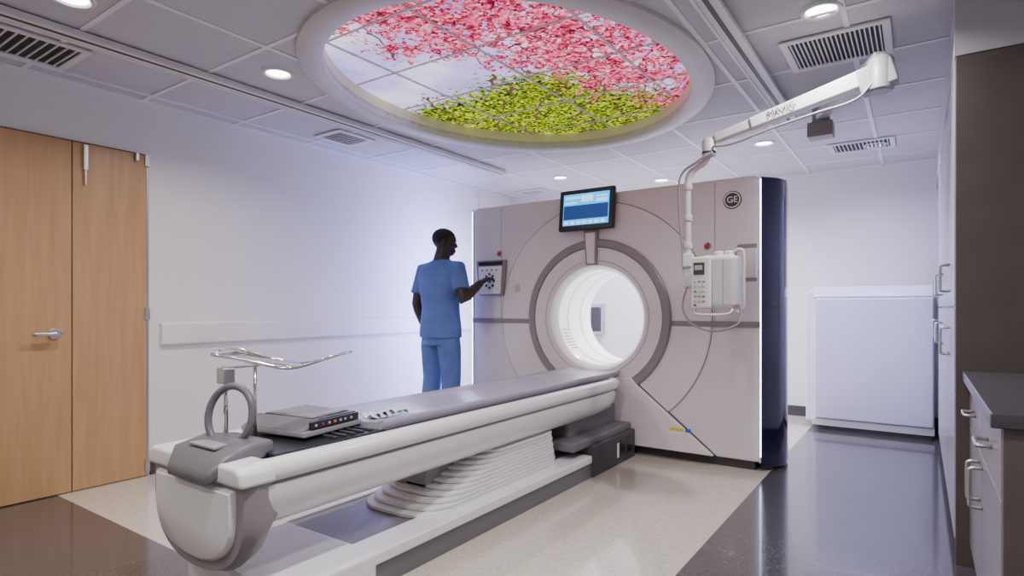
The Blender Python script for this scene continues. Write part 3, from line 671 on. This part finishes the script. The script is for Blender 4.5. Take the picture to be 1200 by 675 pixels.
for i,(a,b) in enumerate(((1.943,2.515),(2.521,3.087))):
    for j,(z0,z1) in enumerate(((0.10,0.585),(0.592,0.770))):
        box('front_%d_%d'%(i,j),LX,LX+0.02,a,b,z0,z1,'cabd',LC,0.002)
    ym=(a+b)/2
    tube('drawer_pull_%d'%i,[(LX,ym-0.06,0.68),(LX-0.03,ym-0.058,0.68),(LX-0.034,ym-0.045,0.68),(LX-0.034,ym+0.045,0.68),(LX-0.03,ym+0.058,0.68),(LX,ym+0.06,0.68)],0.006,'steel',LC,10,4)
    cpull('door_pull_%d'%i,LX,b-0.05 if i==0 else a+0.05,0.42,0.55,LC)
WD=root('wall_dispenser',(-3.15,6.4,0.9))
box('case',-3.26,-3.10,6.36,6.445,0.75,1.12,'steel',WD,0.01); box('front',-3.24,-3.12,6.345,6.36,0.79,1.08,'dark',WD,0.006)
# ---------------------------------------------------------------- person
PM=root('standing_technician',(-3.37,3.80,0))
P0=Vector((-3.37,3.80,0)); fy=Vector((0.0,1.0,0)).normalized(); rx=Vector((fy.y,-fy.x,0))
def W(r,f,z): return P0+rx*r*1.06+fy*f+Vector((0,0,z))
def remesh(name,bm,m,vox,it=4):
    ob=from_bm(name,bm,m,None,smooth=True)
    a=ob.modifiers.new('r','REMESH'); a.mode='VOXEL'; a.voxel_size=vox; a.use_smooth_shade=True
    b=ob.modifiers.new('s','SMOOTH'); b.iterations=it; b.factor=0.6
    bpy.context.view_layer.update(); dg=bpy.context.evaluated_depsgraph_get()
    me=bpy.data.meshes.new_from_object(ob.evaluated_get(dg)); ob.modifiers.clear(); ob.data=me
    for p in me.polygons: p.use_smooth=True
    return fin(ob,PM)
def rings(bm,lst,seg=28):
    R=[]
    for c,a,b in lst:
        R.append([bm.verts.new(c+rx*a*1.06*math.cos(2*math.pi*k/seg)+fy*b*1.08*math.sin(2*math.pi*k/seg)) for k in range(seg)])
    for i in range(len(R)-1):
        for j in range(seg): bm.faces.new((R[i][j],R[i][(j+1)%seg],R[i+1][(j+1)%seg],R[i+1][j]))
    bm.faces.new(R[0]); bm.faces.new(R[-1][::-1])
shR=W(0.185,0.0,1.405); shL=W(-0.185,0.0,1.40)
elR=Vector((-3.075,3.735,1.145)); wrR=Vector((-3.035,3.925,1.285))
elL=W(-0.205,-0.06,1.115); wrL=W(-0.195,0.04,0.875)
bm=bmesh.new()
rings(bm,[(W(0,0.0,0.82),0.185,0.148),(W(0,0,0.90),0.182,0.148),(W(0,0.0,1.0),0.172,0.136),(W(0,0,1.08),0.167,0.130),(W(0,-0.01,1.18),0.175,0.132),(W(0,-0.015,1.28),0.187,0.137),(W(0,-0.015,1.36),0.195,0.132),(W(0,-0.01,1.42),0.175,0.110),(W(0.005,0.0,1.46),0.125,0.08),(W(0.01,0.005,1.485),0.075,0.068)])
for sh,el in ((shR,elR),(shL,elL)):
    d_=(el-sh)
    inn=W(0.10 if sh is shR else -0.10,0,1.41)
    bmtube(bm,[inn,sh+Vector((0,0,0.0)),sh+d_*0.3,sh+d_*0.62,sh+d_*0.72],[0.065,0.070,0.068,0.072,0.075],18)
remesh('scrub_top',bm,'scrub',0.009,3)
bm=bmesh.new()
rings(bm,[(W(0,0,0.76),0.165,0.125),(W(0,0,0.84),0.172,0.130),(W(0,0,0.93),0.165,0.12),(W(0,0,0.98),0.155,0.112)])
for s in (-1,1):
    bmtube(bm,[W(s*0.085,0,0.86),W(s*0.09,0.0,0.75),W(s*0.095,0.01,0.6),W(s*0.10,0.015,0.47),W(s*0.105,-0.005,0.3),W(s*0.11,-0.015,0.12),W(s*0.11,-0.015,0.07)],[0.090,0.100,0.092,0.082,0.080,0.078,0.078],20)
remesh('scrub_trousers',bm,'scrub',0.009,3)
bm=bmesh.new()
for s in (-1,1):
    bmtube(bm,[W(s*0.11,-0.06,0.045),W(s*0.11,0.0,0.05),W(s*0.115,0.08,0.045),W(s*0.125,0.17,0.032),W(s*0.13,0.20,0.028)],[(0.035,0.04),(0.042,0.055),(0.045,0.045),(0.045,0.03),(0.03,0.02)],16)
    for v in bm.verts: v.co.z=max(v.co.z,0.004)
remesh('shoes',bm,'shoe',0.007,2)
bm=bmesh.new()
hf=Vector((0.80,0.60,-0.16)).normalized(); hr=hf.cross(Vector((0,0,1))).normalized(); hu=hr.cross(hf)
HM=Matrix((hr,hf,hu)).transposed()
hcn=W(0.02,0.035,1.632)
def HP(a,b,c): return hcn+HM@Vector((a,b,c))
bmell(bm,HP(0,-0.012,0.025),0.080,0.104,0.090,HM,24)
bmell(bm,HP(0,0.03,-0.02),0.064,0.064,0.086,HM,24)
bmell(bm,HP(0,0.05,-0.075),0.042,0.044,0.032,HM,20)
bmtube(bm,[HP(0,0.084,0.012),HP(0,0.096,-0.010),HP(0,0.104,-0.026)],[0.009,0.012,0.015],12)
bmell(bm,HP(0,0.091,-0.055),0.024,0.012,0.008,HM,14); bmell(bm,HP(0,0.088,-0.067),0.022,0.012,0.008,HM,14)
bmell(bm,HP(0,0.080,0.028),0.05,0.015,0.010,HM,14)
for s in (-1,1):
    bmell(bm,HP(s*0.079,-0.005,-0.005),0.010,0.020,0.032,HM,14)
    bmell(bm,HP(s*0.045,0.055,-0.02),0.022,0.02,0.02,HM,12)
bmtube(bm,[W(0.0,-0.015,1.42),W(0.01,0.0,1.49),W(0.02,0.015,1.56),W(0.02,0.02,1.60)],[0.074,0.069,0.066,0.066],18)
def armtube(sh,el,wr,rr):
    a=(el-sh); b=(wr-el)
    bmtube(bm,[sh,sh+a*0.35,sh+a*0.8,el,el+b*0.25,el+b*0.65,wr],[0.050,0.056,0.050,0.047,0.050,0.040,(0.031,0.027)],16)
armtube(shR,elR,wrR,1); armtube(shL,elL,wrL,1)
def hand(wr,dirv,pn,side,curl):
    dv=Vector(dirv).normalized(); pn=Vector(pn); pn=(pn-dv*pn.dot(dv)).normalized(); sd=Vector(side); sd=(sd-dv*sd.dot(dv)-pn*sd.dot(pn)).normalized()
    bmtube(bm,[wr-dv*0.01,wr+dv*0.03,wr+dv*0.06,wr+dv*0.09,wr+dv*0.098],[(0.026,0.021),(0.036,0.018),(0.042,0.016),(0.041,0.014),(0.034,0.010)],14,up=pn)
    lens=[0.072,0.080,0.075,0.058]
    for i,L_ in enumerate(lens):
        b0=wr+dv*(0.085)+sd*(0.031-0.0205*i); p=[b0]; a=0; cur=b0
        for k,fr in enumerate((0.45,0.32,0.23)):
            a+=curl*(0.6 if k==0 else 1.0); dd=dv*math.cos(a)+pn*math.sin(a); cur=cur+dd*L_*fr; p.append(cur)
        bmtube(bm,p,[0.0095,0.0088,0.0080,0.0068],10)
    t0=wr+dv*0.025+sd*0.028; t1=t0+(sd*0.75+dv*0.65).normalized()*0.035; t2=t1+(dv*0.9+sd*0.25+pn*0.3).normalized()*0.032; t3=t2+(dv+pn*0.4).normalized()*0.024
    bmtube(bm,[t0,t1,t2,t3],[0.014,0.0115,0.010,0.008],10)
hand(wrR,(0.08,0.50,0.26),(0.1,0.5,-0.8),(-1,0,0.1),0.58)
hand(wrL,(wrL-elL)*1.0,(rx*1.0),fy,0.30)
remesh('skin_body',bm,'skin',0.0045,3)
bm=bmesh.new(); bmell(bm,HP(0,-0.018,0.034),0.0835,0.103,0.088,HM,32)
geom=[v for v in bm.verts if (lambda q: (q.z<0.045+0.25*(q.y-0.03) if q.y>0.03 else q.z<-0.055+0.75*(q.y+0.03)))(HM.transposed()@(v.co-hcn))]
bmesh.ops.delete(bm,geom=geom,context='VERTS')
o=from_bm('hair',bm,'hair',PM,smooth=True); q=o.modifiers.new('s','SOLIDIFY'); q.thickness=0.004
bm=bmesh.new()
for s in (-1,1): bmell(bm,HP(s*0.030,0.082,0.010),0.012,0.008,0.006,HM,12)
from_bm('eyes',bm,'eyew',PM,smooth=True)
# ---------------------------------------------------------------- world / camera
w=bpy.data.worlds.new('room_ambient'); S.world=w; w.use_nodes=True
w.node_tree.nodes['Background'].inputs[0].default_value=(0.5,0.5,0.6,1); w.node_tree.nodes['Background'].inputs[1].default_value=0.05
cam=bpy.data.cameras.new('camera'); co=bpy.data.objects.new('camera',cam); COL.objects.link(co)
co.location=(0,0,1.08); co.rotation_euler=(math.radians(90),0,math.radians(34.67))
cam.sensor_width=36; cam.lens=36*691/1200; cam.shift_y=22.5/1200; cam.clip_start=0.02
S.camera=co
